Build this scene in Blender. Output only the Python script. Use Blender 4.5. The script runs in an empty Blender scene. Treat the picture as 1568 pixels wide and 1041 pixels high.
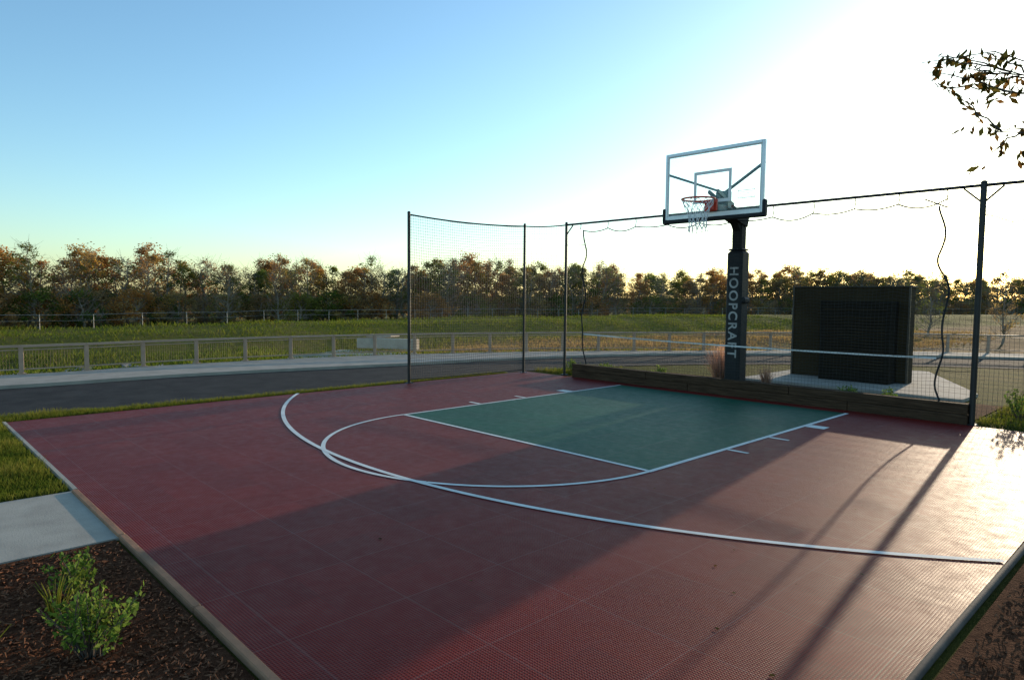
import bpy, math, numpy as np
from mathutils import Vector, Matrix
S=bpy.context.scene
COL=S.collection
# ---------------------------------------------------------------- helpers
def link(o,parent=None):
    COL.objects.link(o)
    if parent is not None: o.parent=parent
    return o
def empty(name,loc=(0,0,0)):
    e=bpy.data.objects.new(name,None); e.empty_display_size=.3; e.location=loc; return link(e)
def mesh_np(name,V,F,mats,attr=None,midx=None,smooth=False):
    V=np.asarray(V,np.float32); F=np.asarray(F,np.int32); k=F.shape[1]; m=bpy.data.meshes.new(name)
    m.vertices.add(len(V)); m.vertices.foreach_set('co',V.ravel())
    m.loops.add(F.size); m.loops.foreach_set('vertex_index',F.ravel())
    m.polygons.add(len(F)); m.polygons.foreach_set('loop_start',np.arange(len(F),dtype=np.int32)*k)
    if midx is not None: m.polygons.foreach_set('material_index',np.asarray(midx,np.int32))
    m.polygons.foreach_set('use_smooth',np.full(len(F),bool(smooth)))
    if attr is not None:
        for an,av in attr.items():
            a=m.attributes.new(an,'FLOAT','POINT'); a.data.foreach_set('value',np.asarray(av,np.float32))
    for mm in (mats if isinstance(mats,(list,tuple)) else [mats]): m.materials.append(mm)
    m.update(calc_edges=True); m.validate()
    return m
class B:
    """quad accumulator"""
    def __init__(s): s.V=[];s.F=[];s.M=[];s.n=0
    def add(s,V,F,mi=0):
        V=np.asarray(V,float).reshape(-1,3); F=np.asarray(F,int).reshape(-1,4)
        s.V.append(V); s.F.append(F+s.n); s.M.append(np.full(len(F),mi)); s.n+=len(V)
    def box(s,c,d,mi=0,rz=0,mat=None,bev=0.0):
        x,y,z=[q/2 for q in d]
        b=min(bev,x*.9,y*.9)
        if b<=0:
            P=np.array([(i*x,j*y,k*z) for k in(-1,1) for j in(-1,1) for i in(-1,1)],float)
            F=[(0,2,3,1),(4,5,7,6),(0,1,5,4),(2,6,7,3),(0,4,6,2),(1,3,7,5)]
        else:
            ring=[(x-b,-y),(x,-y+b),(x,y-b),(x-b,y),(-x+b,y),(-x,y-b),(-x,-y+b),(-x+b,-y)]
            t=min(b,z*.9)
            inn=[(px*(1-b/x*.9),py*(1-b/y*.9)) for px,py in ring]
            L=[[(px,py,-z+t) for px,py in ring],[(px,py,z-t) for px,py in ring],[(px,py,z) for px,py in inn]]
            P=np.array([[(px,py,-z) for px,py in inn]]+L,float).reshape(-1,3); F=[]
            for l in range(3):
                for i in range(8):
                    j=(i+1)%8; F.append((l*8+i,l*8+j,(l+1)*8+j,(l+1)*8+i))
            for o,fl in ((0,1),(24,0)):
                q=[(0,1,2,3),(0,3,4,7),(4,5,6,7)]
                for a in q: F.append(tuple(o+v for v in (a[::-1] if fl else a)))
        if mat is not None: P=P@np.array(mat.to_3x3()).T
        if rz: c_,s_=math.cos(rz),math.sin(rz); P=P@np.array([[c_,s_,0],[-s_,c_,0],[0,0,1]])
        s.add(P+np.array(c),F,mi)
    def tubes(s,A,Bb,r0,r1=None,n=6,mi=0):
        A=np.atleast_2d(np.asarray(A,float)); Bb=np.atleast_2d(np.asarray(Bb,float)); N=len(A)
        r0=np.broadcast_to(np.asarray(r0,float),(N,)); r1=r0 if r1 is None else np.broadcast_to(np.asarray(r1,float),(N,))
        d=Bb-A; L=np.linalg.norm(d,axis=1,keepdims=True); d=d/np.maximum(L,1e-9)
        ref=np.where(np.abs(d[:,2:3])>.9,np.array([[1.,0,0]]),np.array([[0,0,1.]]))
        u=np.cross(d,ref); u/=np.maximum(np.linalg.norm(u,axis=1,keepdims=True),1e-9); v=np.cross(d,u)
        a=np.arange(n)*2*np.pi/n
        off=u[:,None,:]*np.cos(a)[None,:,None]+v[:,None,:]*np.sin(a)[None,:,None]
        P=np.concatenate([A[:,None]+off*r0[:,None,None],Bb[:,None]+off*r1[:,None,None]],1).reshape(-1,3)
        i=np.arange(n); j=(i+1)%n
        f=np.stack([i,j,j+n,i+n],1); F=(f[None]+(np.arange(N)*2*n)[:,None,None]).reshape(-1,4)
        s.add(P,F,mi)
    def path(s,pts,r,n=6,mi=0,closed=False):
        pts=np.asarray(pts,float)
        if closed: s.tubes(pts,np.roll(pts,-1,0),r,None,n,mi)
        else:
            rr=np.broadcast_to(np.asarray(r,float),(len(pts),)); s.tubes(pts[:-1],pts[1:],rr[:-1],rr[1:],n,mi)
    def obj(s,name,mats,parent=None,smooth=False,attr=None):
        m=mesh_np(name,np.concatenate(s.V),np.concatenate(s.F),mats,midx=np.concatenate(s.M),smooth=smooth,attr=attr)
        return link(bpy.data.objects.new(name,m),parent)
def nodes(name):
    m=bpy.data.materials.new(name); m.use_nodes=True; nt=m.node_tree; b=nt.nodes['Principled BSDF']; return m,nt,b
def N(nt,t,**kw):
    n=nt.nodes.new(t)
    for k,v in kw.items(): setattr(n,k,v)
    return n
def mixc(nt,fac,a,b,mode='MIX'):
    n=N(nt,'ShaderNodeMix',data_type='RGBA',blend_type=mode)
    for sock,val in ((n.inputs[0],fac),(n.inputs[6],a),(n.inputs[7],b)):
        if hasattr(val,'links') or isinstance(val,bpy.types.NodeSocket): nt.links.new(val,sock)
        elif isinstance(val,(int,float)): sock.default_value=val
        else: sock.default_value=(*val,1)
    return n.outputs[2]
def math_(nt,op,a,b=0,c=0,clamp=False):
    n=N(nt,'ShaderNodeMath',operation=op,use_clamp=clamp)
    for i,v in enumerate((a,b,c)):
        if isinstance(v,bpy.types.NodeSocket): nt.links.new(v,n.inputs[i])
        else: n.inputs[i].default_value=v
    return n.outputs[0]
def ramp(nt,fac,stops,interp='LINEAR'):
    n=N(nt,'ShaderNodeValToRGB'); n.color_ramp.interpolation=interp; e=n.color_ramp.elements
    while len(e)<len(stops): e.new(.5)
    for el,(p,c) in zip(e,stops):
        el.position=p; el.color=(c,c,c,1) if isinstance(c,(int,float)) else (*c,1)
    nt.links.new(fac,n.inputs[0]); return n.outputs[0]
def noise(nt,scale,detail=4,rough=.6,vec=None,obj=True):
    n=N(nt,'ShaderNodeTexNoise'); n.inputs['Scale'].default_value=scale; n.inputs['Detail'].default_value=detail; n.inputs['Roughness'].default_value=rough
    if vec is None: vec=N(nt,'ShaderNodeNewGeometry').outputs['Position'] if obj else N(nt,'ShaderNodeTexCoord').outputs['Object']
    nt.links.new(vec,n.inputs['Vector']); return n.outputs[0]
def bump(nt,b,h,strength=.3,dist=.01):
    n=N(nt,'ShaderNodeBump'); n.inputs['Strength'].default_value=strength; n.inputs['Distance'].default_value=dist
    nt.links.new(h,n.inputs['Height']); nt.links.new(n.outputs[0],b.inputs['Normal'])
def M(name,c,c2=None,rough=.6,metal=0,sc=8,bsc=60,bs=.2,bd=.005,sp=.5):
    m,nt,b=nodes(name); c2=c2 or tuple(v*.75 for v in c)
    f=ramp(nt,noise(nt,sc),[(.35,0.),(.65,1.)])
    nt.links.new(mixc(nt,f,c,c2),b.inputs['Base Color']); b.inputs['Roughness'].default_value=rough; b.inputs['Metallic'].default_value=metal
    b.inputs['Specular IOR Level'].default_value=sp
    bump(nt,b,noise(nt,bsc),bs,bd); return m
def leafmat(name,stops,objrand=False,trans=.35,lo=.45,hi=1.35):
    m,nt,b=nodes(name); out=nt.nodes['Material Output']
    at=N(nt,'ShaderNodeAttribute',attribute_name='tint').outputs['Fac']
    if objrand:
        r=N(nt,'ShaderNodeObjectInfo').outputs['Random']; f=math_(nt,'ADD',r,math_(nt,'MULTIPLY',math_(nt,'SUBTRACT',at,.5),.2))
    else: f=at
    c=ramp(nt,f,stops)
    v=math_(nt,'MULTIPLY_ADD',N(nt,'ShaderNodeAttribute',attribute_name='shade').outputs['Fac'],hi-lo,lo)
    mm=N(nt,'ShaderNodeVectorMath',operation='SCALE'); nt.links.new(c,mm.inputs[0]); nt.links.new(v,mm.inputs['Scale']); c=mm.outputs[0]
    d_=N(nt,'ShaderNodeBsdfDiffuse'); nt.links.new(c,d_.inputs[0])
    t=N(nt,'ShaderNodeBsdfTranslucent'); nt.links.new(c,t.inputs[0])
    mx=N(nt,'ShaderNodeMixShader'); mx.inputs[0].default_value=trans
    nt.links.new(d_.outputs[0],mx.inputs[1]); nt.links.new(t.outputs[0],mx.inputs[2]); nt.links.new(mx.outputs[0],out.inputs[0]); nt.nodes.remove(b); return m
def catmull(P,n):
    P=np.asarray(P,float); Q=np.vstack([2*P[0]-P[1],P,2*P[-1]-P[-2]]); o=[]
    for i in range(1,len(Q)-2):
        for t in np.linspace(0,1,n,endpoint=False):
            a,b,c,d=Q[i-1:i+3]; o.append(.5*((2*b)+(c-a)*t+(2*a-5*b+4*c-d)*t*t+(3*b-a-3*c+d)*t**3))
    o.append(P[-1]); return np.array(o)
def sstep(x,a,b):
    t=np.clip((x-a)/(b-a),0,1); return t*t*(3-2*t)
# ---------------------------------------------------------------- camera
yaw,pitch,roll,fpx=-0.8089,-0.06448,0.008878,1038.3
f=np.array([math.sin(yaw)*math.cos(pitch),math.cos(yaw)*math.cos(pitch),math.sin(pitch)])
r=np.array([math.cos(yaw),-math.sin(yaw),0.]); u=np.cross(r,f)
r2=r*math.cos(roll)+u*math.sin(roll); u2=-r*math.sin(roll)+u*math.cos(roll)
cam=bpy.data.cameras.new('camera'); co=link(bpy.data.objects.new('camera',cam))
co.matrix_world=Matrix(((r2[0],u2[0],-f[0],6.972),(r2[1],u2[1],-f[1],-9.196),(r2[2],u2[2],-f[2],1.483),(0,0,0,1)))
cam.sensor_width=36; cam.lens=fpx/1568*36; cam.clip_start=.05; cam.clip_end=8000; S.camera=co
# ---------------------------------------------------------------- light
SUN_AZ=math.radians(-7.4); SUN_EL=math.radians(8.0)
sd=Vector((math.sin(SUN_AZ)*math.cos(SUN_EL),math.cos(SUN_AZ)*math.cos(SUN_EL),math.sin(SUN_EL)))
sl=bpy.data.lights.new('sun','SUN'); sl.energy=5; sl.angle=math.radians(.6); sl.color=(1,.80,.57)
so=link(bpy.data.objects.new('sun',sl)); so.rotation_euler=sd.to_track_quat('Z','Y').to_euler(); so.location=(0,0,30)
w=bpy.data.worlds.new('World'); S.world=w; w.use_nodes=True; nt=w.node_tree
bg=nt.nodes['Background']; sky=N(nt,'ShaderNodeTexSky',sky_type='NISHITA'); sky.sun_disc=False
sky.sun_elevation=SUN_EL; sky.sun_rotation=SUN_AZ; sky.air_density=1.0; sky.dust_density=.6; sky.ozone_density=2.6
vm=N(nt,'ShaderNodeVectorMath',operation='MULTIPLY'); nt.links.new(sky.outputs[0],vm.inputs[0]); vm.inputs[1].default_value=(1.93,2.14,2.10)
nt.links.new(vm.outputs[0],bg.inputs[0]); bg.inputs[1].default_value=.15
S.view_settings.view_transform='Standard'; S.view_settings.look='None'; S.view_settings.exposure=0
# ---------------------------------------------------------------- layout curves
Nc=catmull([(-5.5,-45),(-3.6,-15),(-3.05,-8.08),(-2.81,-5.92),(-2.74,-2.41),(-2.62,.3),(-2.0,2.6),(-.6,5.0),(1.6,7.4),(5,9.6),(12,12),(25,14),(60,16)],10)
Fc=catmull([(-8.6,-45),(-6.6,-15),(-5.9,-7.75),(-5.79,-4.91),(-4.98,-.93),(-4.39,1.99),(-3.5,4.6),(-2.12,6.96),(1.2,10.4),(5.5,13),(12.5,15.2),(26,17.5),(60,19.5)],10)
Rc=catmull([(-10.5,-45),(-8.3,-15),(-7.5,-7.3),(-7.57,-5.37),(-7.4,-2.6),(-7.01,-.52),(-6.1,2.0),(-5.0,4.1),(-3.4,6.4),(.2,11.2),(4.8,14.1),(12.2,16.3),(26,18.6),(60,20.6)],10)
def sdist(X,Y,C):
    best=np.full(X.shape,1e9); sg=np.zeros(X.shape)
    for a,b in zip(C[:-1],C[1:]):
        d=b-a; t=np.clip(((X-a[0])*d[0]+(Y-a[1])*d[1])/(d@d),0,1)
        px=X-a[0]-t*d[0]; py=Y-a[1]-t*d[1]; q=np.hypot(px,py); c=d[0]*(Y-a[1])-d[1]*(X-a[0])
        k=q<best; best[k]=q[k]; sg[k]=np.sign(c)[k]
    return best*sg
bankC=np.array([(-22,-200.),(-22.5,-6),(-24.5,13),(-21.5,40),(-8,75),(30,110),(200,160)])
def height(X,Y):
    s=sdist(X,Y,Rc); t=sdist(X,Y,bankC)
    h=-.75*sstep(s,.35,4.0)*(1-sstep(t,-7.5,-.5))
    h+=-1.6*sstep(t,3,14)
    h+=(.08*np.sin(X*.31+Y*.17)*np.sin(Y*.23-X*.11)+.05*np.sin(X*.9+Y*.4)*np.sin(Y*.7-X*.3))*sstep(s,2,6)
    return h-.02,s,t
# ---------------------------------------------------------------- materials
m,nt,b=nodes('terrain_grass')
dry=N(nt,'ShaderNodeAttribute',attribute_name='dry').outputs['Fac']
n1=noise(nt,.35,5); n2=noise(nt,3.,6,.7); n3=noise(nt,40,3)
fd=math_(nt,'ADD',dry,math_(nt,'MULTIPLY',math_(nt,'SUBTRACT',n1,.5),1.6),clamp=True)
g=mixc(nt,ramp(nt,n2,[(.3,0.),(.7,1.)]),(.12,.145,.018),(.23,.21,.035))
d=mixc(nt,ramp(nt,n2,[(.3,0.),(.7,1.)]),(.24,.14,.055),(.34,.20,.09))
c=mixc(nt,fd,g,d); c=mixc(nt,math_(nt,'MULTIPLY',n3,.45),c,(.02,.022,.008))
nt.links.new(c,b.inputs['Base Color']); b.inputs['Roughness'].default_value=.95; b.inputs['Specular IOR Level'].default_value=.05
bump(nt,b,noise(nt,25,6,.8),1.,.12); MG=m
def court_mat(name,c,c2):
    m,nt,b=nodes(name); pos=N(nt,'ShaderNodeNewGeometry').outputs['Position']
    sx=N(nt,'ShaderNodeSeparateXYZ'); nt.links.new(pos,sx.inputs[0]); X,Y=sx.outputs[0],sx.outputs[1]
    def seam(v,p,wd):
        fr=math_(nt,'FRACT',math_(nt,'DIVIDE',math_(nt,'ADD',v,30.5*p),p)); a=math_(nt,'ABSOLUTE',math_(nt,'SUBTRACT',fr,.5))
        return math_(nt,'LESS_THAN',a,wd/p)
    big=math_(nt,'MAXIMUM',seam(X,.61,.003),seam(Y,.61,.003)); sm=math_(nt,'MAXIMUM',seam(X,.305,.0022),seam(Y,.305,.0022))
    def rib(v,p): return math_(nt,'SINE',math_(nt,'MULTIPLY',v,2*math.pi/p))
    rb=math_(nt,'MAXIMUM',rib(X,.0145),rib(Y,.0145)); holes=ramp(nt,rb,[(0.,0.),(.6,1.)])
    tv=N(nt,'ShaderNodeTexWhiteNoise',noise_dimensions='2D'); fl=N(nt,'ShaderNodeVectorMath',operation='SNAP'); fl.inputs[1].default_value=(.305,.305,10.)
    ad=N(nt,'ShaderNodeVectorMath',operation='ADD'); nt.links.new(pos,ad.inputs[0]); ad.inputs[1].default_value=(0,0,5.); nt.links.new(ad.outputs[0],fl.inputs[0]); nt.links.new(fl.outputs[0],tv.inputs[0])
    n=noise(nt,.9,5,.65); n2=noise(nt,9,4,.7); n4=noise(nt,.45,4,.6)
    base=mixc(nt,ramp(nt,n,[(.3,0.),(.72,1.)]),c,c2)
    base=mixc(nt,math_(nt,'MULTIPLY',tv.outputs[0],.15),base,(.01,.01,.01))
    base=mixc(nt,math_(nt,'MULTIPLY',math_(nt,'SUBTRACT',1.,holes),.6),base,(.010,.007,.007))
    base=mixc(nt,ramp(nt,n2,[(.62,0.),(.8,.12)]),base,(.22,.15,.12))
    base=mixc(nt,ramp(nt,n4,[(.5,0.),(.75,.10)]),base,(.18,.12,.09))
    base=mixc(nt,math_(nt,'MULTIPLY',sm,.15),base,(.02,.012,.012))
    base=mixc(nt,math_(nt,'MULTIPLY',big,.2),base,(.34,.22,.19))
    nt.links.new(base,b.inputs['Base Color'])
    nt.links.new(ramp(nt,n2,[(.3,.46),(.7,.6)]),b.inputs['Roughness'])
    b.inputs['Specular IOR Level'].default_value=.11
    bump(nt,b,math_(nt,'ADD',math_(nt,'MULTIPLY',rb,.5),math_(nt,'MULTIPLY',n2,.5)),.55,.003)
    return m
MRED=court_mat('court_red_tile',(.215,.013,.008),(.265,.021,.013))
MGRN=court_mat('court_green_tile',(.003,.100,.050),(.006,.125,.062))
MPAINT=M('court_line_paint',(.8,.77,.70),(.68,.65,.58),.7,sc=5,sp=.2)
MASPH=M('asphalt',(.036,.034,.032),(.055,.051,.047),.95,sc=2.5,bsc=180,bs=.6,sp=.08)
MCONC=M('concrete',(.48,.41,.32),(.38,.32,.25),.9,sc=3,bsc=90,bs=.35,sp=.15)
MWALK=M('sidewalk_concrete',(.42,.36,.29),(.33,.285,.23),.9,sc=3,bsc=90,bs=.35,sp=.15)
MMULCH=M('mulch_ground',(.085,.032,.016),(.17,.07,.035),1,sc=22,bsc=70,bs=1.,bd=.03,sp=.03)
MCHIP=M('mulch_chips',(.09,.035,.018),(.24,.11,.06),.95,sc=30,sp=.05)
MBLK=M('black_metal',(.012,.012,.013),(.02,.019,.018),.45,.2,sc=6)
MNET=M('black_netting',(.018,.017,.016),(.03,.028,.025),.7)
MROPE=M('black_rope',(.012,.012,.012),(.02,.02,.02),.8)
MTAPE=M('white_tape',(.75,.73,.70),(.6,.58,.55),.7)
MEDGE=M('edging_timber',(.40,.21,.12),(.27,.15,.09),.9,sc=5,bsc=40,bs=.6,sp=.1)
MEDGK=M('edging_grey',(.09,.08,.072),(.055,.05,.045),.8,sc=8,sp=.2)
MRAIL=M('railing_tan_paint',(.42,.28,.19),(.34,.22,.15),.6,sc=4)
MWIRE=M('galvanised_wire',(.35,.34,.32),(.25,.24,.23),.5,.6)
MBARK=M('bark',(.11,.08,.06),(.06,.045,.035),.9,sc=14,bsc=40,bs=1.)
MBARKL=M('pale_bark',(.34,.27,.20),(.20,.15,.11),.9,sc=3,sp=.1)
MROCK=M('rock',(.34,.31,.28),(.19,.175,.16),.9,sc=3,bsc=12,bs=.8,bd=.03,sp=.1)
m,nt,b=nodes('timber_kerb'); tc=N(nt,'ShaderNodeNewGeometry').outputs['Position']; mp=N(nt,'ShaderNodeMapping'); mp.inputs['Scale'].default_value=(1.2,14,22); nt.links.new(tc,mp.inputs[0])
gn=noise(nt,2.2,6,.7,mp.outputs[0]); nt.links.new(mixc(nt,ramp(nt,gn,[(.35,0.),(.65,1.)]),(.030,.017,.010),(.10,.058,.034)),b.inputs['Base Color']); b.inputs['Roughness'].default_value=.9; b.inputs['Specular IOR Level'].default_value=.1; bump(nt,b,gn,.6,.01); MTIMB=m
# ---------------------------------------------------------------- ground
def axis(lo,hi,st,far):
    a=np.arange(lo,hi+st,st); k=np.geomspace(st*1.5,far,26); return np.concatenate([(lo-k)[::-1],a,hi+k])
xs=axis(-60,14,.55,2500); ys=axis(-20,70,.55,2500)
X,Y=np.meshgrid(xs,ys); Hh,s,t=height(X,Y)
V=np.stack([X,Y,Hh],-1).reshape(-1,3); nx=len(xs); ny=len(ys)
i,j=np.meshgrid(np.arange(nx-1),np.arange(ny-1)); a=(j*nx+i).ravel(); F=np.stack([a,a+1,a+1+nx,a+nx],1)
def dryf(X,Y,s,t):
    d=sstep(s,-1,2)*(1-sstep(t,-9,-5))*sstep(Y,0,9)*.9 + .25*sstep(t,3,10)+.12
    return d+.35*sstep(Y,9,16)*(1-sstep(s,-1,1))+.4*sstep(X,5,9)*sstep(Y,0,4)*(1-sstep(s,-1,1))
dryv=dryf(X,Y,s,t)
link(bpy.data.objects.new('ground',mesh_np('ground',V,F,MG,attr={'dry':dryv.ravel()},smooth=True)))
def ribbon(name,A,Bc,z,mat,thick=0):
    n=len(A); bb=B(); zA=np.full(n,z)
    P=np.vstack([np.c_[A,zA],np.c_[Bc,zA]]); k=np.arange(n-1); bb.add(P,np.stack([k,k+1,k+1+n,k+n],1))
    if thick:
        for C,fl in ((A,0),(Bc,1)):
            P=np.vstack([np.c_[C,zA],np.c_[C,zA-thick]]); bb.add(P,np.stack([k,k+1,k+1+n,k+n],1))
    return bb.obj(name,mat)
ribbon('road',Nc,Fc,-.010,MASPH)
from_idx=np.linspace(0,len(Rc)-1,len(Fc)); Rr=np.c_[np.interp(from_idx,np.arange(len(Rc)),Rc[:,0]),np.interp(from_idx,np.arange(len(Rc)),Rc[:,1])]
ribbon('sidewalk',Fc,Rr,.045,MWALK,.1)
def poly_slab(name,pts,z0,z1,mat,parent=None):
    me=bpy.data.meshes.new(name); n=len(pts)
    vs=[(x,y,z1) for x,y in pts]+[(x,y,z0) for x,y in pts]
    me.from_pydata(vs,[],[tuple(range(n))]+[(i+n,(i+1)%n+n,(i+1)%n,i) for i in range(n)]); me.materials.append(mat)
    return link(bpy.data.objects.new(name,me),parent)
poly_slab('concrete_path',[(1.075,-14),(2.40,-14),(2.40,-8.125),(1.075,-8.125)],-.06,-.004,MCONC)
poly_slab('concrete_pad',[(.9,2.4),(4.4,2.4),(4.4,3.3),(2.9,6.4),(.9,6.4)],-.06,.03,MWALK)
poly_slab('mulch_bed',[(2.404,-14),(14,-14),(14,.2),(6.26,.2),(6.26,-8.15),(2.404,-8.15)],-.05,-.012,MMULCH)
poly_slab('planting_bed',[(-1.5,.36),(4.9,.36),(4.9,2.38),(-1.0,2.38)],-.05,-.008,MMULCH)
# ---------------------------------------------------------------- court
x0,x1,y0,y1=-2.524,6.192,-8.086,.245; CL=1.83; LN=4.392
ct=empty('basketball_court')
bb=B(); bb.box(((x0+x1)/2,(y0+y1)/2,-.0225),(x1-x0,y1-y0,.045)); bb.obj('red_surface',MRED,ct)
bb=B(); bb.add([(0,-LN,.0015),(3.66,-LN,.0015),(3.66,0,.0015),(0,0,.0015)],[(0,1,2,3)]); bb.obj('green_key',MGRN,ct)
bb=B(); lw=.050
def strip(xa,ya,xb,yb,wd=lw,z=.003):
    d=np.array([xb-xa,yb-ya]); d/=np.hypot(*d); n=np.array([-d[1],d[0]])*wd/2
    bb.add([(xa-n[0],ya-n[1],z),(xb-n[0],yb-n[1],z),(xb+n[0],yb+n[1],z),(xa+n[0],ya+n[1],z)],[(0,1,2,3)])
strip(0,-LN-.026,0,0,.04); strip(3.66,-LN-.026,3.66,0); strip(.027,-LN,3.633,-LN,.045,.0036)
def arc(cx,cy,R,a0,a1,n=90,z=.0042,wd=lw):
    a=np.linspace(a0,a1,n+1); P=[]
    for rr in (R-wd/2,R+wd/2): P.append(np.c_[cx+rr*np.cos(a),cy+rr*np.sin(a),np.full(n+1,z)])
    k=np.arange(n); bb.add(np.vstack(P),np.stack([k,k+n+1,k+n+2,k+1],1))
arc(CL,-LN,1.83,math.pi,2*math.pi,wd=.042)
Rt=6.868; yc=.759
aL=math.pi+math.acos((CL-x0)/Rt); aR=2*math.pi-math.acos((x1-.01-CL)/Rt)
arc(CL,yc,Rt,aL,aR,140,.0054,.046)
for Y_,wd in ((-3.12,.05),(-2.24,.05),(-1.26,.17)):
    strip(3.688,Y_,3.90,Y_,wd); strip(-.24,Y_,-.028,Y_,wd)
bb.obj('painted_lines',MPAINT,ct)
bb=B(); bb.box(((x0+1.08)/2,y0-.017,-.02),(1.08-x0,.03,.06)); bb.obj('concrete_edging',MCONC,ct)
e=B(); k=0; xx=1.10
while xx<6.2:
    ln=min(1.3,6.24-xx); e.box((xx+ln/2,y0-.026+.004*math.sin(k*3),-.018),(ln-.006,.042,.062),bev=.006,rz=.003*math.sin(k*5)); xx+=ln; k+=1
e.obj('timber_edging',MEDGE,ct)
e=B(); pts=[(x1+.022+.006*math.sin(q*1.3),q,.000) for q in np.arange(-8.15,.25,.25)]; e.path(pts,.019,12); e.obj('pipe_edging',MEDGK,ct,smooth=True)
tk=empty('timber_kerb'); e=B()
for lvl,(za,zb) in enumerate(((-.02,.115),(.118,.245))):
    xx=-1.32
    while xx<4.9:
        ln=min(2.44-(.8 if (xx<-1.3 and lvl) else 0),4.93-xx); e.box((xx+ln/2,.31+.004*math.sin(xx*7+lvl),(za+zb)/2),(ln-.006,.10,zb-za),bev=.008); xx+=ln
e.obj('timbers',MTIMB,tk)
# ---------------------------------------------------------------- fence of netting
FH=2.855
P1=(-2.49,-2.57);P2=(-2.40,.06);P3=(-1.64,.41);P4=(4.96,.33);P5=(9.2,.38)
fn=empty('netting_fence')
e=B()
for p,rr in ((P1,.026),(P2,.024),(P3,.026),(P4,.034),(P5,.034)):
    e.tubes([(p[0],p[1],-.05)],[(p[0],p[1],FH)],rr,None,12)
    e.tubes([(p[0],p[1],FH)],[(p[0],p[1],FH+.025)],rr*1.25,rr*.6,12)
    e.box((p[0],p[1],-.001),(.12,.12,.02),bev=.01)
e.tubes([(*P3,FH-.03),(*P4,FH-.03)],[(*P4,FH-.03),(*P5,FH-.03)],.019,None,8)
e.tubes([(P4[0]-.20,P4[1],FH-.05),(P4[0]+.2,P4[1],FH-.05),(P3[0]+.16,P3[1],FH-.05)],[(P4[0]-.02,P4[1],FH-.22),(P4[0]+.02,P4[1],FH-.22),(P3[0]+.02,P3[1],FH-.2)],.012,None,6)
e.obj('posts_and_rail',MBLK,fn)
e=B()
def cable(a,b,za,zb,sag,rr=.009,n=16):
    t=np.linspace(0,1,n); e.path(np.c_[a[0]+(b[0]-a[0])*t,a[1]+(b[1]-a[1])*t,za+(zb-za)*t-sag*4*t*(1-t)],rr,5)
cable(P1,P2,FH-.03,FH-.03,.045,.014); cable(P2,P3,FH-.03,FH-.03,.02,.012)
cable(P1,P2,.06,.06,.01,.007); 
def net(nb,A,Bp,topf,zb,pitch=.047,rr=.0009,wob=.02,seed=0):
    A=np.array(A);Bp=np.array(Bp); L=np.hypot(*(Bp-A)); n=int(L/pitch); rg=np.random.default_rng(seed)
    mrow=int((FH-zb)/pitch); u=np.linspace(0,1,n+1); v=np.linspace(0,1,mrow+1); U,Vv=np.meshgrid(u,v)
    nrm=np.array([-(Bp-A)[1],(Bp-A)[0]])/L
    top=topf(u*L)[None,:]
    ph=rg.uniform(0,6,4)
    wv=wob*(np.sin(U*L*2.1+ph[0]+Vv*2)+.6*np.sin(U*L*4.7+ph[1]-Vv*5))*np.sin(np.pi*Vv*.9+.2)
    inp=.008*np.sin(U*L*3+Vv*9+ph[2])
    Z=zb+(top-zb)*Vv + .010*np.sin(U*L*5+ph[3])*np.sin(Vv*7)
    XX=A[0]+(Bp-A)[0]*U+nrm[0]*wv+inp*(Bp-A)[0]/L; YY=A[1]+(Bp-A)[1]*U+nrm[1]*wv+inp*(Bp-A)[1]/L
    P=np.stack([XX,YY,Z],-1)
    nb.tubes(P[:,:-1].reshape(-1,3),P[:,1:].reshape(-1,3),rr,None,3); nb.tubes(P[:-1].reshape(-1,3),P[1:].reshape(-1,3),rr,None,3)
nb=B()
net(nb,P1,P2,lambda x:FH-.04-.045*4*(x/2.63)*(1-x/2.63),.05,seed=1,rr=.0023)
net(nb,P2,P3,lambda x:FH-.045+0*x,.05,seed=2,rr=.0018)
ties=np.array([-1.25,-.62,-.02,.62,1.2,1.82,2.4,2.98,3.52,4.05,4.58])
def scal(X):
    zt=FH-.17; i=np.clip(np.searchsorted(ties,X)-1,0,len(ties)-2); t=np.clip((X-ties[i])/(ties[i+1]-ties[i]),0,1)
    return zt-.05*4*t*(1-t)*(1+.5*np.sin(i*2.3))-.03*np.sin(X*.8)
XL,XR=-1.2,4.60
net(nb,(XL,.375),(XR,.345),lambda x:scal(XL+x),.12,seed=3,wob=.03,rr=.0014)
net(nb,P4,P5,lambda x:FH-.05-.02*np.abs(np.sin(x*5)),.03,seed=4,rr=.0014)
net(nb,(XR,.345),P4,lambda x:FH-.06+0*x,.12,seed=5,pitch=.06,rr=.0013)
net(nb,P3,(XL,.375),lambda x:FH-.06+0*x,.12,seed=6,pitch=.06)
nb.obj('net_mesh',MNET,fn)
tX=np.linspace(XL,XR,150); e.path(np.c_[tX,np.interp(tX,[XL,XR],[.375,.345]),scal(tX)],.009,5)
for x in ties:
    z=float(scal(np.array([x]))[0]); e.path([(x,.36,FH-.03),(x+.012,.362,(z+FH)/2),(x,.36,z)],.007,5)
def wavy(x,y,z0,z1,amp,seed):
    rg=np.random.default_rng(seed); z=np.linspace(z0,z1,60); k=np.interp(z,np.linspace(z0,z1,12),rg.uniform(-1,1,12))
    k=np.convolve(np.pad(k,2,'edge'),np.ones(5)/5,'valid')
    e.path(np.c_[x+amp*k+.35*amp*np.sin(z*9),y+.03*np.cos(z*4),z],.012,5)
wavy(XL+.06,.37,.14,2.70,.055,5); wavy(XR-.02,.34,.14,2.62,.06,9)
cable((XR-.25,.345),(XR,.345),2.72,2.6,.0,.009,4)
t=np.linspace(0,1,30); e.path(np.c_[P4[0]+4.2*t,np.full(30,.35),FH-.42+.06*np.cos(t*40)],.006,5)
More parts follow.
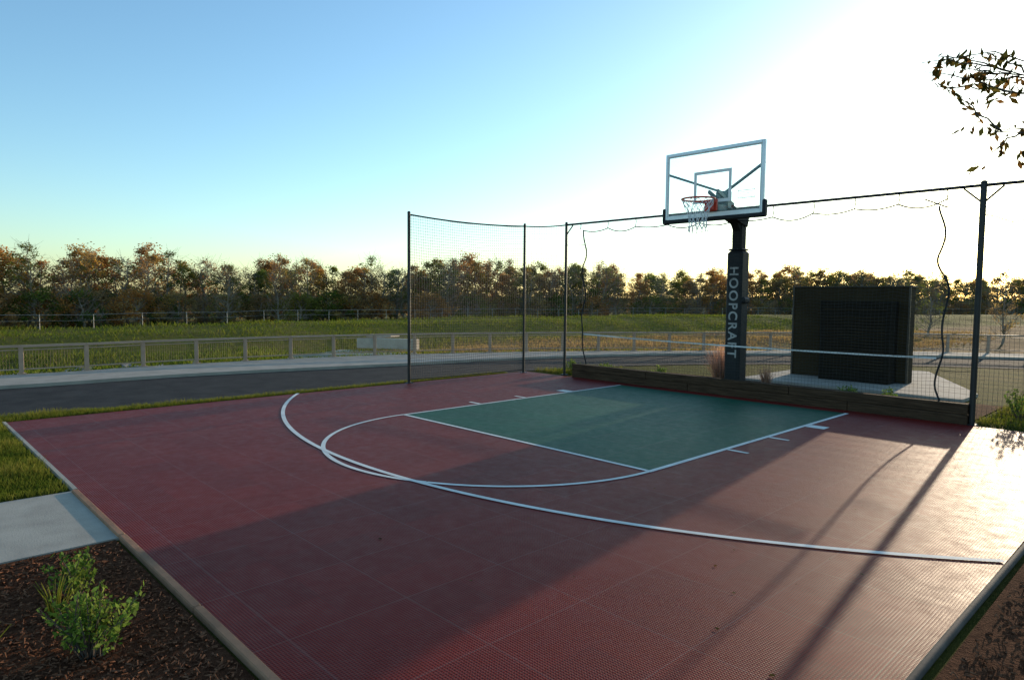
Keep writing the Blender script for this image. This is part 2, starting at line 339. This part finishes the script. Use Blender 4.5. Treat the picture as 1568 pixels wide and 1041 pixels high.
for zz in (FH-.42,1.95,1.35,.62): cable((XR,.345),P4,zz,zz+.02,.01,.004,5)
for zz in (2.45,.75): cable(P3,(XL+.05,.37),zz,zz-.02,.01,.004,5)
e.obj('ropes',MROPE,fn)
e=B(); t=np.linspace(0,1,24)
P=np.c_[XL+.05+(XR-XL-.1)*t,np.full(24,.365),.80-.035*t-.03*4*t*(1-t)]
for q in range(23): 
    a_,b_=P[q],P[q+1]; e.add([a_+(0,0,-.011),b_+(0,0,-.011),b_+(0,0,.011),a_+(0,0,.011)],[(0,1,2,3)])
e.obj('white_tape',MTAPE,fn)
# ---------------------------------------------------------------- hoop
hp=empty('basketball_hoop'); HX=1.79; BY=-.28; bx0,bx1,bz0,bz1=1.005,2.575,2.655,3.635
MFRM=M('frame_silver',(.70,.71,.72),(.6,.61,.62),.35,.5,sc=3,bs=.05); MPAD=M('black_padding',(.012,.012,.013),(.02,.02,.02),.6,bs=.1,sp=.3)
MRIM=M('rim_red',(.75,.07,.03),(.6,.05,.025),.4,.0); MNETW=M('white_cord',(.8,.79,.77),(.7,.7,.68),.8); MWHT=M('white_stripe',(.85,.82,.76),(.8,.77,.7),.5)
MARM=M('arm_steel',(.04,.10,.11),(.03,.07,.08),.35,.3)  # teal in the base colour stands in for sky reflected by the arms
m,nt,b=nodes('glass_board'); out=nt.nodes['Material Output']; tr=N(nt,'ShaderNodeBsdfTransparent'); tr.inputs[0].default_value=(.96,.99,.985,1); gl=N(nt,'ShaderNodeBsdfGlossy'); gl.inputs['Roughness'].default_value=.12
mx=N(nt,'ShaderNodeMixShader'); mx.inputs[0].default_value=.03; nt.links.new(tr.outputs[0],mx.inputs[1]); nt.links.new(gl.outputs[0],mx.inputs[2]); nt.links.new(mx.outputs[0],out.inputs[0]); nt.nodes.remove(b); MGL=m
e=B(); fw=.042; zc=(bz0+bz1)/2
e.box((bx0+fw/2,BY,zc),(fw,.045,bz1-bz0),bev=.005); e.box((bx1-fw/2,BY,zc),(fw,.045,bz1-bz0),bev=.005)
e.box((HX,BY,bz1-fw/2),(bx1-bx0-2*fw,.043,fw)); e.box((HX,BY,bz0+fw/2),(bx1-bx0-2*fw,.043,fw)); e.obj('board_frame',MFRM,hp)
e=B(); e.box((HX,BY,zc),(bx1-bx0-2*fw,.012,bz1-bz0-2*fw)); e.obj('glass_backboard',MGL,hp)
e=B(); yf=BY-.0085
def fr(xa,xb,za,zb,sw,y):
    e.box(((xa+xb)/2,y,zb-sw/2),(xb-xa,.003,sw)); e.box(((xa+xb)/2,y,za+sw/2),(xb-xa,.003,sw))
    e.box((xa+sw/2,y,(za+zb)/2),(sw,.003,zb-za-2*sw)); e.box((xb-sw/2,y,(za+zb)/2),(sw,.003,zb-za-2*sw))
fr(HX-.30,HX+.30,bz0+.20,bz0+.66,.045,yf); fr(bx0+fw+.002,bx1-fw-.002,bz0+fw+.002,bz1-fw-.002,.018,yf); e.obj('white_target_lines',MWHT,hp)
e=B(); fr(2.19,2.45,2.87,2.985,.010,yf-.003)
for k in range(4): e.box((2.32,yf-.003,2.892+k*.022),(.20,.002,.007))
e.obj('warning_label',M('label',(.70,.62,.52),(.6,.5,.42),.5,sc=40),hp)
e=B(); e.box((HX,BY,bz0-.032),(bx1-bx0+.07,.085,.06),bev=.015)
for x in (bx0-.012,bx1+.012): e.box((x,BY,bz0+.075),(.05,.085,.20),bev=.015)
e.obj('board_padding',MPAD,hp)
RC=np.array([HX,-.655,2.865]); a=np.linspace(0,2*np.pi,40,endpoint=False)
e=B(); e.path(np.c_[RC[0]+.225*np.cos(a),RC[1]+.225*np.sin(a),np.full(40,RC[2])],.013,8,closed=True)
e.box((HX,BY-.03,RC[2]-.05),(.20,.03,.17),bev=.01); e.box((HX,(BY-.03+RC[1]+.225)/2,RC[2]-.018),(.15,abs(BY-.03-(RC[1]+.225)),.028),bev=.004)
e.box((HX,BY-.075,RC[2]-.065),(.13,.07,.11),bev=.01)
for sgn in (-1,1): e.tubes([(HX+sgn*.05,BY-.05,RC[2]-.01)],[(HX+sgn*.15,RC[1]+.168,RC[2]-.002)],.009,None,6)
e.obj('rim',MRIM,hp)
e=B(); nn=12; lv=[(.222,0,0),(.20,.06,.5),(.165,.13,0),(.14,.20,.5),(.125,.27,0),(.12,.34,.5),(.13,.41,0)]
rg=np.random.default_rng(3)
rings=[]
for rr,dz,ph in lv:
    aa=(np.arange(nn)+ph)*2*np.pi/nn; rings.append(np.c_[RC[0]+rr*np.cos(aa)+rg.normal(0,.006,nn),RC[1]+rr*np.sin(aa)+rg.normal(0,.006,nn),RC[2]-.008-dz+rg.normal(0,.006,nn)])
for l in range(len(lv)-1):
    for i in range(nn):
        ph=int(lv[l][2]*2); 
        for k in ((0,-1) if ph==0 else (0,1)):
            e.tubes([rings[l][i]],[rings[l+1][(i+k)%nn]],.0045,None,5)
for i in range(nn):
    e.tubes([rings[-1][i]],[rings[-1][i]+(0,0,-.04)],.005,.008,5)
e.obj('hoop_net',MNETW,hp)
PX,PY=1.80,.52
e=B(); e.box((PX,PY,1.36),(.155,.155,2.72),bev=.012); e.box((PX,PY,.03),(.42,.42,.03),bev=.01)
def beam(a,b,wd,ht,mi=0):
    a=Vector(a);b=Vector(b);d=b-a; q=d.to_track_quat('Y','Z').to_matrix().to_4x4(); e.box(tuple((a+b)/2),(wd,d.length,ht),mi,mat=q)
beam((PX,PY+.09,2.64),(HX,.12,2.78),.20,.16); beam((PX,PY+.05,2.40),(PX,.30,2.72),.12,.07)
e.obj('pole',M('pole_black',(.012,.012,.012),(.018,.017,.016),.7,sc=6,sp=.2),hp)
e=B()
for sgn in (-1,1): 
    beam((HX+sgn*.07,.2,2.80),(HX+sgn*.07,BY+.02,2.78),.03,.09); beam((HX+sgn*.07,.2,2.86),(HX+sgn*.07,BY+.02,3.02),.03,.05)
beam((HX,.06,3.03),(bx0+.02,BY+.035,3.34),.032,.032); beam((HX,.06,3.03),(bx1-.02,BY+.035,3.34),.032,.032)
beam((HX,.06,2.78),(bx0+.02,BY+.035,2.70),.03,.03); beam((HX,.06,2.78),(bx1-.02,BY+.035,2.70),.03,.03)
e.box((HX,.04,2.92),(.20,.12,.26),bev=.01); e.obj('support_arms',MARM,hp)
e=B(); e.box((PX,PY-.01,1.17),(.255,.255,2.06),bev=.035); e.box((PX,PY-.01,2.22),(.25,.25,.03),bev=.03)
e.box((PX+.02,PY-.01,1.45),(.31,.20,.10),bev=.03); e.obj('pole_padding',MPAD,hp)
tcu=bpy.data.curves.new('pad_lettering','FONT'); tcu.body='HOOPCRAFT'; tcu.size=.20; tcu.extrude=.001; tcu.offset=.004; tcu.align_x='CENTER'; tcu.align_y='CENTER'; tcu.space_character=1.25
to=link(bpy.data.objects.new('pad_lettering',tcu),hp); to.matrix_world=Matrix.Translation((PX,PY-.01-.1295,1.27))@Matrix.Rotation(math.radians(90),4,'X')@Matrix.Rotation(math.radians(-90),4,'Z')
tcu.materials.append(M('lettering',(.42,.39,.36),(.25,.23,.21),.7,sc=12))
# ---------------------------------------------------------------- dark enclosure
m,nt,b=nodes('dark_perforated_metal'); pos=N(nt,'ShaderNodeNewGeometry').outputs['Position']; sx=N(nt,'ShaderNodeSeparateXYZ'); nt.links.new(pos,sx.inputs[0])
sz=math_(nt,'SINE',math_(nt,'MULTIPLY',sx.outputs[2],180.)); 
nt.links.new(mixc(nt,ramp(nt,noise(nt,2.,5),[(.3,0.),(.7,1.)]),(.034,.023,.011),(.054,.038,.019)),b.inputs['Base Color']); b.inputs['Roughness'].default_value=.85; b.inputs['Specular IOR Level'].default_value=.1; bump(nt,b,sz,.4,.006); MBOX=m
MTRIM=M('dark_trim',(.09,.066,.045),(.06,.045,.03),.6,.2)
bx=empty('equipment_enclosure'); e=B()
e.box((2.255,3.90,.865),(2.01,.30,1.67),bev=.008); e.obj('housing',MBOX,bx)
e=B(); e.box((2.255,3.90,1.708),(2.05,.34,.018),bev=.004)
for x in (1.252,3.258): e.box((x,3.748,.865),(.03,.03,1.668))
e.obj('cap_and_trim',MTRIM,bx)
e=B(); e.box((2.50,3.56,.74),(1.18,.37,1.42),bev=.01); e.obj('front_cabinet',M('dark_cabinet',(.016,.012,.008),(.022,.017,.011),.85,sp=.1),bx)
e=B()
for k in range(19): e.box((2.50,3.372,.26+k*.05),(1.0,.012,.010))
e.box((2.50,3.37,1.30),(1.02,.012,.016)); e.obj('louvres',MBOX,bx)
# ---------------------------------------------------------------- road railing
def along(C,step,s0=0):
    d=np.r_[0,np.cumsum(np.hypot(*np.diff(C,axis=0).T))]; q=np.arange(s0,d[-1],step); return np.c_[np.interp(q,d,C[:,0]),np.interp(q,d,C[:,1])]
rl=empty('roadside_railing'); rp=along(Rc,.985,.44); RH=.53
e=B(); wr=B()
for k,p in enumerate(rp):
    if np.hypot(*(p-[2,2]))>46: continue
    d=(rp[min(k+1,len(rp)-1)]-rp[max(k-1,0)]); an=math.atan2(d[1],d[0]); e.box((p[0],p[1],RH/2),(.07,.055,RH-.03),rz=an,bev=.004)
    e.box((p[0],p[1],.052),(.13,.11,.014),rz=an)
for a_,b_ in zip(rp[:-1],rp[1:]):
    if np.hypot(*(a_-[2,2]))>45: continue
    d=b_-a_; an=math.atan2(d[1],d[0]); L=np.hypot(*d); c=(a_+b_)/2
    e.box((c[0],c[1],RH+.002),(L+.01,.075,.04),rz=an); e.box((c[0],c[1],.13),(L-.07,.02,.022),rz=an); e.box((c[0],c[1],RH-.06),(L-.07,.02,.018),rz=an)
    t=np.linspace(.04,.96,22)[:,None]; A=a_+d*t
    wr.tubes(np.c_[A,np.full(22,.14)],np.c_[A,np.full(22,RH-.07)],.0011,None,3)
    z=np.linspace(.17,RH-.09,8); wr.tubes(np.c_[np.tile(a_+d*.04,(8,1)),z],np.c_[np.tile(a_+d*.96,(8,1)),z],.0011,None,3)
e.obj('posts_and_rails',MRAIL,rl); wr.obj('wire_panels',MRAIL,rl)
ff=empty('distant_wire_fence'); fc=bankC.copy(); fc[:,0]-=4; fp=along(fc[1:],2.0); fp=fp[:75]
hz,_,_=height(fp[:,0],fp[:,1]); e=B()
e.tubes(np.c_[fp,hz-.1],np.c_[fp,hz+.62],.015,None,5)
for zz in (.6,.35): e.tubes(np.c_[fp[:-1],hz[:-1]+zz],np.c_[fp[1:],hz[1:]+zz],.010 if zz>.5 else .006,None,4)
fp2=np.array([(-26,-60.),(-26.3,-40),(-26.5,-20),(-26.5,-6)]); fp2=along(fp2,2.); hz2,_,_=height(fp2[:,0],fp2[:,1])
e.tubes(np.c_[fp2,hz2-.1],np.c_[fp2,hz2+.62],.015,None,5); e.tubes(np.c_[fp2[:-1],hz2[:-1]+.6],np.c_[fp2[1:],hz2[1:]+.6],.010,None,4)
e.obj('wires',MWIRE,ff)
cv=empty('concrete_culvert'); e=B()
e.box((-15.6,5.6,-.42),(2.6,.3,.42),rz=.5,bev=.02); e.box((-16.4,5.9,-.16),(1.1,.8,.08),rz=.5,bev=.02)
e.box((-13.0,2.6,-.66),(4.2,.2,.36),rz=1.05,bev=.02); e.box((-15.0,3.6,-.74),(2.5,3.5,.12),rz=.6,bev=.02)
e.obj('headwall',MCONC,cv)
rk=B(); rg=np.random.default_rng(11)
for k in range(420):
    x=-10.2+rg.normal(0,1.1); y=-7.9+rg.normal(0,1.6); 
    if x>-8.2: continue
    z,_,_=height(np.array([x]),np.array([y])); sc=rg.uniform(.05,.13)
    P=np.array([(i*1.,j*1.,k2*1.) for k2 in(-1,1) for j in(-1,1) for i in(-1,1)])*rg.uniform(.45,1,(8,3))*sc; an=rg.uniform(0,3)
    P=P@np.array([[math.cos(an),math.sin(an),0],[-math.sin(an),math.cos(an),0],[0,0,1]])
    rk.add(P+np.array([x,y,z[0]+sc*.3]),[(0,2,3,1),(4,5,7,6),(0,1,5,4),(2,6,7,3),(0,4,6,2),(1,3,7,5)])
rk.obj('riprap_rocks',MROCK)
# ---------------------------------------------------------------- foliage
def leaves(C,size,aspect,rg,up=0.,tint=None,shade=None,droop=None):
    n=len(C); d=rg.normal(0,1,(n,3)); d[:,2]+=up
    if droop is not None: d=d*.5+np.array(droop)
    d/=np.linalg.norm(d,axis=1,keepdims=True); q=rg.normal(0,1,(n,3)); v=np.cross(d,q); v/=np.linalg.norm(v,axis=1,keepdims=True)
    sz=(size*rg.uniform(.6,1.4,n))[:,None]; a=d*sz*.5; b_=v*sz*aspect*.5
    P=np.stack([C-a,C+b_,C+a,C-b_],1).reshape(-1,3); F=np.arange(4*n).reshape(-1,4)
    tint=rg.uniform(0,1,n) if tint is None else tint; shade=rg.uniform(0,1,n) if shade is None else shade
    return P,F,np.repeat(tint,4),np.repeat(shade,4)
AUT=[(0.,(.07,.105,.018)),(.17,(.13,.145,.028)),(.34,(.22,.19,.04)),(.48,(.34,.18,.05)),(.62,(.40,.17,.045)),(.78,(.30,.175,.07)),(.9,(.24,.17,.08)),(1.,(.46,.28,.06))]
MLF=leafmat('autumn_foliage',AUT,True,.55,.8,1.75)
def tree_variant(name,seed,ht,wd,low,nc,per,lsz,bare):
    rg=np.random.default_rng(seed); e=B(); 
    th=ht*.8; p=np.array([0,0,-.3]); tr=[p]; 
    for k in range(6): p=p+np.array([rg.normal(0,.12),rg.normal(0,.12),(th+.3)/6]); tr.append(p)
    tr=np.array(tr); e.path(tr,np.linspace(.13,.03,7),6,0)
    cl=[]
    for k in range(nc):
        z=low+(ht-low)*rg.uniform(0,1)**.85; tt=(z-low)/(ht-low); R=wd*(math.sin(math.pi*min(1,(tt*.78+.2)))**.7)
        a=rg.uniform(0,6.28); rr=R*rg.uniform(.25,1)**.6; c=np.array([rr*math.cos(a),rr*math.sin(a),z]); cl.append(c)
        b0=np.array([np.interp(max(z-rr*.8,.6),tr[:,2],tr[:,0]),np.interp(max(z-rr*.8,.6),tr[:,2],tr[:,1]),max(z-rr*.8,.6)])
        mid=(b0+c)/2+rg.normal(0,.12,3); e.path([b0,mid,c+rg.normal(0,.1,3)],[.035,.022,.008],6,0)
        if bare:
            for _ in range(6): e.path([mid+(c-mid)*rg.uniform(0,1),c+rg.normal(0,.55,3)+(0,0,.35)],[.012,.005],6,0)
    nb=e.n; Cs=[];T=[];Sh=[]
    for c in cl:
        k=int(per*rg.uniform(.4,1.4)); rad=rg.uniform(.3,.75)*wd*.44; q=rg.normal(0,1,(k,3)); q/=np.linalg.norm(q,axis=1,keepdims=True); q*=(rg.uniform(0,1,(k,1))**.5)*rad*np.array([1,1,.95])*rg.uniform(.8,1.6,(k,1))
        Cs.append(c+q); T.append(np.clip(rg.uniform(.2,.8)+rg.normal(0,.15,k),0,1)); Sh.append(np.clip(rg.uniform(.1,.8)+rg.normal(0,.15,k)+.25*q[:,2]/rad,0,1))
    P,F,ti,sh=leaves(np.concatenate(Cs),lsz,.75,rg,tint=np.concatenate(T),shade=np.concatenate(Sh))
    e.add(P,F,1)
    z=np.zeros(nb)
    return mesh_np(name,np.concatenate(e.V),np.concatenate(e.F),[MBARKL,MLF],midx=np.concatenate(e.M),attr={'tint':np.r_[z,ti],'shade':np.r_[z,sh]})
var=[tree_variant('tv%d'%k,20+k,rg2[0],rg2[1],rg2[2],rg2[3],rg2[4],rg2[5],rg2[6]) for k,rg2 in enumerate([
 (7.6,2.1,.5,58,70,.165,0),(7.0,1.8,.4,52,60,.155,0),(8.0,1.9,1.2,44,44,.145,1),(6.6,2.2,.4,54,70,.165,0),(7.4,1.6,1.0,38,32,.14,1),(6.8,1.8,.6,42,24,.13,1),(3.4,2.0,.1,36,75,.15,0),(2.8,1.8,.1,32,58,.15,1)])]
tl=empty('tree_line'); rg=np.random.default_rng(5)
TC=catmull([(-62,-75),(-66,-35),(-67.7,-.6),(-63,25),(-54.5,49.5),(-38,90),(-17,137),(25,160),(80,175)],20)
dT=np.r_[0,np.cumsum(np.hypot(*np.diff(TC,axis=0).T))]; tot=dT[-1]
cnt=0
for row,(off,st,kinds,sc) in enumerate(((0,2.2,(0,1,2,3,4,5,5),.96),(4,2.4,(0,1,2,3,4),.99),(9,3.0,(0,1,3),1.02),(-2.4,2.1,(6,7,7,6,5),1.0))):
    q=0
    while q<tot:
        qq=q+rg.normal(0,.5); x=np.interp(qq,dT,TC[:,0]); y=np.interp(qq,dT,TC[:,1]); x2=np.interp(qq+1,dT,TC[:,0]); y2=np.interp(qq+1,dT,TC[:,1]); tx,ty=x2-x,y2-y; nn_=max(math.hypot(tx,ty),1e-6)
        o_=off+rg.normal(0,1.0); x-=ty/nn_*o_; y+=tx/nn_*o_
        o=bpy.data.objects.new('tree_%d'%cnt,var[int(rg.choice(kinds))]); link(o,tl); cnt+=1
        big=.92+.05*math.sin(qq*.11)+.04*math.sin(qq*.37+1)+rg.normal(0,.06)
        o.location=(x,y,-1.65); o.rotation_euler=(0,0,rg.uniform(0,6.28)); s_=sc*big; o.scale=(s_*rg.uniform(1.1,1.45),s_*rg.uniform(1.1,1.45),s_)
        q+=st*rg.uniform(.7,1.3)
for k,(x,y,v,s_) in enumerate(((-1.0,34,4,.52),(-5.5,38,5,.56),(2.6,37,2,.46),(6.5,40,4,.5))):
    o=bpy.data.objects.new('roadside_tree' if k==0 else 'roadside_tree.%03d'%k,var[v]); link(o); o.location=(x,y,-.8); o.scale=(s_,s_,s_); o.rotation_euler=(0,0,k*1.7)
# ---- overhanging tree at right
MLT=leafmat('oak_leaves',[(0.,(.045,.06,.015)),(.5,(.12,.09,.02)),(1.,(.24,.11,.03))],False,.45)
rg=np.random.default_rng(17); e=B(); T0=np.array([7.9,-1.7,0.])
trk=np.array([T0+(0,0,-.1),T0+(.02,0,.8),T0+(-.03,-.02,1.6),T0+(0,-.05,2.4),T0+(.05,-.02,3.2),T0+(.1,0,4.2),T0+(.1,0,5.0)])
e.path(trk,[.11,.085,.075,.065,.05,.03,.012],10)
LC=[]
def grow(p,tgt,r0,gen,den=22,sp=.32,lo=.2,hi=.36,tmin=.25,wob=.03):
    p=np.array(p,float);tgt=np.array(tgt,float);L=np.linalg.norm(tgt-p);n=8; pts=[p]
    for k in range(1,n+1): pts.append(p+(tgt-p)*k/n+rg.normal(0,wob*L,3)*(k<n)*.6+np.array([0,0,.05*L*math.sin(math.pi*k/n)]))
    pts=np.array(pts); e.path(pts,np.linspace(r0,max(r0*.2,.0016),n+1),6)
    if gen==0 or L<.2:
        for k in range(int(2+L*den)):
            t=rg.uniform(.1 if L<1 else .8,1)*n; i=min(int(t),n-1); LC.append(pts[i]+(pts[i+1]-pts[i])*(t-i)+rg.normal(0,.02,3)-(0,0,.02))
        return
    for k in range(6):
        t=rg.uniform(tmin,1)*n; i=min(int(t),n-1); q=pts[i]+(pts[i+1]-pts[i])*(t-i); dirn=(tgt-p)/L+rg.normal(0,sp,3); dirn/=np.linalg.norm(dirn)
        grow(q,q+dirn*L*rg.uniform(lo,hi)*(.6 if gen==1 else 1),r0*.35,gen-1,den,sp,lo,hi,.2,wob)
O_=T0+np.array([0,-.04,0])
grow(O_+(0,0,2.5),(5.50,-4.06,3.05),.012,0,6)
grow(O_+(0,0,2.4),(5.78,-3.82,2.98),.014,1,30,.35,.05,.14,.82)
grow(O_+(0,0,2.3),(5.84,-3.75,3.02),.018,2,34,.55,.10,.20,.74)
grow(O_+(0,0,2.2),(5.90,-3.68,2.86),.018,2,38,.6,.10,.20,.74)
grow(O_+(0,0,2.0),(5.86,-3.72,2.60),.018,2,44,.5,.10,.19,.74)
grow(O_+(0,0,2.0),(6.00,-3.58,2.46),.014,1,40,.5,.08,.18,.74)
grow(O_+(0,0,2.0),(5.66,-3.93,2.60),.008,0,8)
for k in range(14):
    a=rg.uniform(-.7,1.5); z=rg.uniform(2.4,4.6); R=rg.uniform(.9,1.7)*(1-.25*abs(z-3.2)); grow(T0+np.array([0,0,z-.4]),T0+np.array([R*math.cos(a),R*math.sin(a),z+.4]),.025,2)
nbk=e.n; LC=np.array(LC); P,F,ti,sh=leaves(LC,.068,.40,rg,droop=(0,0,-.5)); e.add(P,F,1); z=np.zeros(nbk)
link(bpy.data.objects.new('overhanging_tree',mesh_np('overhanging_tree',np.concatenate(e.V),np.concatenate(e.F),[MBARK,MLT],midx=np.concatenate(e.M),attr={'tint':np.r_[z,ti],'shade':np.r_[z,sh]})))
# ---- shrubs
MSH=leafmat('shrub_leaves',[(0.,(.09,.16,.025)),(.6,(.20,.28,.045)),(1.,(.34,.38,.08))],False,.4,.55,1.3)
def shrub(name,loc,ht,rad,stems,lsz,seed,mat=MSH,per=26,asp=.5):
    rg=np.random.default_rng(seed); e=B(); C=[]
    for k in range(stems):
        a=rg.uniform(0,6.28); rr=rad*rg.uniform(.1,1); h=ht*rg.uniform(.55,1)*(1-.25*rr/rad); p0=np.array([rr*.25*math.cos(a),rr*.25*math.sin(a),0]); p1=np.array([rr*math.cos(a),rr*math.sin(a),h])
        mid=(p0+p1)/2+rg.normal(0,.02,3)+(0,0,.04*ht); e.path([p0,mid,p1],[.004,.003,.0015],5)
        for q in range(per):
            t=rg.uniform(.2,1)**.7; c=(p0*(1-t)**2+2*mid*t*(1-t)+p1*t*t); C.append(c+rg.normal(0,lsz*.45,3))
    nb=e.n; P,F,ti,sh=leaves(np.array(C),lsz,asp,rg,up=.7); P[:,2]=np.maximum(P[:,2],.003); e.add(P,F,1); z=np.zeros(nb)
    o=bpy.data.objects.new(name,mesh_np(name,np.concatenate(e.V),np.concatenate(e.F),[MBARK,mat],midx=np.concatenate(e.M),attr={'tint':np.r_[z,ti],'shade':np.r_[z,sh]})); link(o); o.location=loc; return o
shrub('shrub',(3.82,-8.58,-.012),.31,.21,46,.026,1)
shrub('shrub.001',(3.16,-8.50,-.012),.27,.15,22,.026,2)
for k,(x,y,h,rd) in enumerate(((-1.72,.75,.22,.16),(-.95,.75,.2,.14),(.15,.9,.22,.16),(3.9,.8,.22,.2),(3.3,1.0,.2,.16),(5.3,1.2,.34,.25),(5.9,1.6,.3,.25),(-1.15,1.1,.14,.12))):
    shrub('shrub.%03d'%(k+2),(x,y,-.01),h+.1,rd,22,.035,10+k)
def tuft(name,loc,n,ht,spread,mat,seed,wd=.004):
    rg=np.random.default_rng(seed); a=rg.uniform(0,6.28,n); rr=spread*rg.uniform(0,1,n)**.7; h=ht*rg.uniform(.5,1,n)
    d=np.c_[np.cos(a),np.sin(a)]; p0=np.c_[d*rr[:,None]*.25,np.zeros(n)]; p1=np.c_[d*rr[:,None]*.6,h*.65]; p2=np.c_[d*rr[:,None]*1.15,h]
    pr=np.c_[-d[:,1],d[:,0],np.zeros(n)]*wd
    P=np.stack([p0-pr,p0+pr,p1+pr*.8,p1-pr*.8,p2+pr*.2,p2-pr*.2],1).reshape(-1,3); k=np.arange(n)*6; F=np.concatenate([np.stack([k,k+1,k+2,k+3],1),np.stack([k+3,k+2,k+4,k+5],1)])
    o=bpy.data.objects.new(name,mesh_np(name,P,F,mat,attr={'tint':np.repeat(rg.uniform(0,1,n),6),'shade':np.tile([0,0,.6,.6,1,1],n)})); link(o); o.location=loc; return o
MTU=leafmat('plume_grass',[(0.,(.30,.18,.10)),(.5,(.5,.27,.17)),(1.,(.6,.36,.26))],False,.5,.55,1.3)
tuft('ornamental_grass',(1.38,.85,0),560,.76,.30,MTU,3); tuft('ornamental_grass.001',(2.05,1.05,0),160,.45,.15,MTU,4)
MGB=leafmat('grass_blades',[(0.,(.10,.14,.015)),(.6,(.20,.20,.03)),(1.,(.34,.27,.06))],False,.45,.35,1.25)
tuft('weed_tuft',(3.35,-8.62,-.01),40,.20,.13,MGB,8,.003); tuft('weed_tuft.001',(3.6,-8.9,-.01),30,.16,.12,MGB,9,.003)
def blades(name,regions,dens,ht,seed,wd=.0035):
    rg=np.random.default_rng(seed); Ps=[]
    for (xa,xb,ya,yb) in regions:
        n=int((xb-xa)*(yb-ya)*dens); Ps.append(np.c_[rg.uniform(xa,xb,n),rg.uniform(ya,yb,n)])
    P=np.concatenate(Ps); sN=sdist(P[:,0],P[:,1],Nc); P=P[sN<-.02+rg.normal(0,.02,len(P))]; n=len(P)
    cl=np.sin(P[:,0]*5.1+1)*np.sin(P[:,1]*4.3)+np.sin(P[:,0]*13)*np.sin(P[:,1]*11)*.5
    h=ht*rg.uniform(.4,1.2,n)*(1+.3*cl); a=rg.uniform(0,6.28,n); ln=rg.uniform(.1,.8,n)*h; pr=np.c_[np.cos(a),np.sin(a),np.zeros(n)]*wd; b_=rg.uniform(0,6.28,n)
    base=np.c_[P,np.full(n,-.02)]; tip=base+np.c_[np.cos(b_)*ln,np.sin(b_)*ln,h]
    V=np.stack([base-pr,base+pr,tip+pr*.15,tip-pr*.15],1).reshape(-1,3); ti=np.clip(rg.uniform(0,1,n)*.7+.2*cl+.1,0,1)
    link(bpy.data.objects.new(name,mesh_np(name,V,np.arange(4*n).reshape(-1,4),MGB,attr={'tint':np.repeat(ti,4),'shade':np.tile([.1,.1,1,1],n)})))
blades('grass',[(-1.5,1.07,-9.3,-8.14),(-3.2,-1.5,-9.3,-8.14),(-3.1,-2.55,-8.14,-.2)],6500,.055,21)
blades('grass.001',[(4.95,9,.45,3.5),(-2.6,-1.6,.5,2.2)],1600,.08,22,.005)
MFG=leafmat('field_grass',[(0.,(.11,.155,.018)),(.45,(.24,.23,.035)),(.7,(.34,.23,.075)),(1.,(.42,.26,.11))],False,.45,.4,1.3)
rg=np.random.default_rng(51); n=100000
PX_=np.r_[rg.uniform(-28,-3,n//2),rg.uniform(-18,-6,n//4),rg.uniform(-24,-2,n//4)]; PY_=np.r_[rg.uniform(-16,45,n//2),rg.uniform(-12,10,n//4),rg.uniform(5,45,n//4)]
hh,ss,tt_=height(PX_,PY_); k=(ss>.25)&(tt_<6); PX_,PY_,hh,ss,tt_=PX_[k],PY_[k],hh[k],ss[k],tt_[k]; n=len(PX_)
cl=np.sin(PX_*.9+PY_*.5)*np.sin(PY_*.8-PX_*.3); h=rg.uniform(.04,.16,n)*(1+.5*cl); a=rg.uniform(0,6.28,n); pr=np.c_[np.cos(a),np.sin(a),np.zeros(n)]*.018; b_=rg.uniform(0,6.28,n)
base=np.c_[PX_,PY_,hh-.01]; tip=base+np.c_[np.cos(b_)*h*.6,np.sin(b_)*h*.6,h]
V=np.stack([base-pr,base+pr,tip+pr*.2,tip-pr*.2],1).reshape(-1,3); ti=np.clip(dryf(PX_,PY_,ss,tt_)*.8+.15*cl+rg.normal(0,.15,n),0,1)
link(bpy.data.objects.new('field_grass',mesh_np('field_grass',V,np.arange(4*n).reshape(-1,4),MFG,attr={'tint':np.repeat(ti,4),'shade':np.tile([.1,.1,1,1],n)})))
rg=np.random.default_rng(31); e=B(); n=15000
P=np.concatenate([np.c_[rg.uniform(2.45,5.2,n//2),rg.uniform(-9.3,-8.17,n//2)],np.c_[rg.uniform(6.3,7.6,n//2),rg.uniform(-8.6,-2,n//2)]])
for_n=len(P); A=rg.uniform(0,6.28,for_n); L=rg.uniform(.008,.032,for_n); tz=rg.normal(0,.35,for_n)
d=np.c_[np.cos(A),np.sin(A),tz]*L[:,None]; c=np.c_[P,-.012+rg.uniform(.002,.018,for_n)]
e.tubes(c-d/2,c+d/2,rg.uniform(.0015,.0045,for_n),None,4); e.obj('mulch_chips',MCHIP)
rg=np.random.default_rng(41); n=70; C=np.c_[rg.uniform(2.5,6.1,n),rg.uniform(-7.5,.1,n),np.full(n,.006)]
P,F,ti,sh=leaves(C,.022,.7,rg); P[:,2]=.004+np.abs(P[:,2]-.006)*.25
link(bpy.data.objects.new('fallen_leaves',mesh_np('fallen_leaves',P,F,MLT,attr={'tint':ti,'shade':sh})))
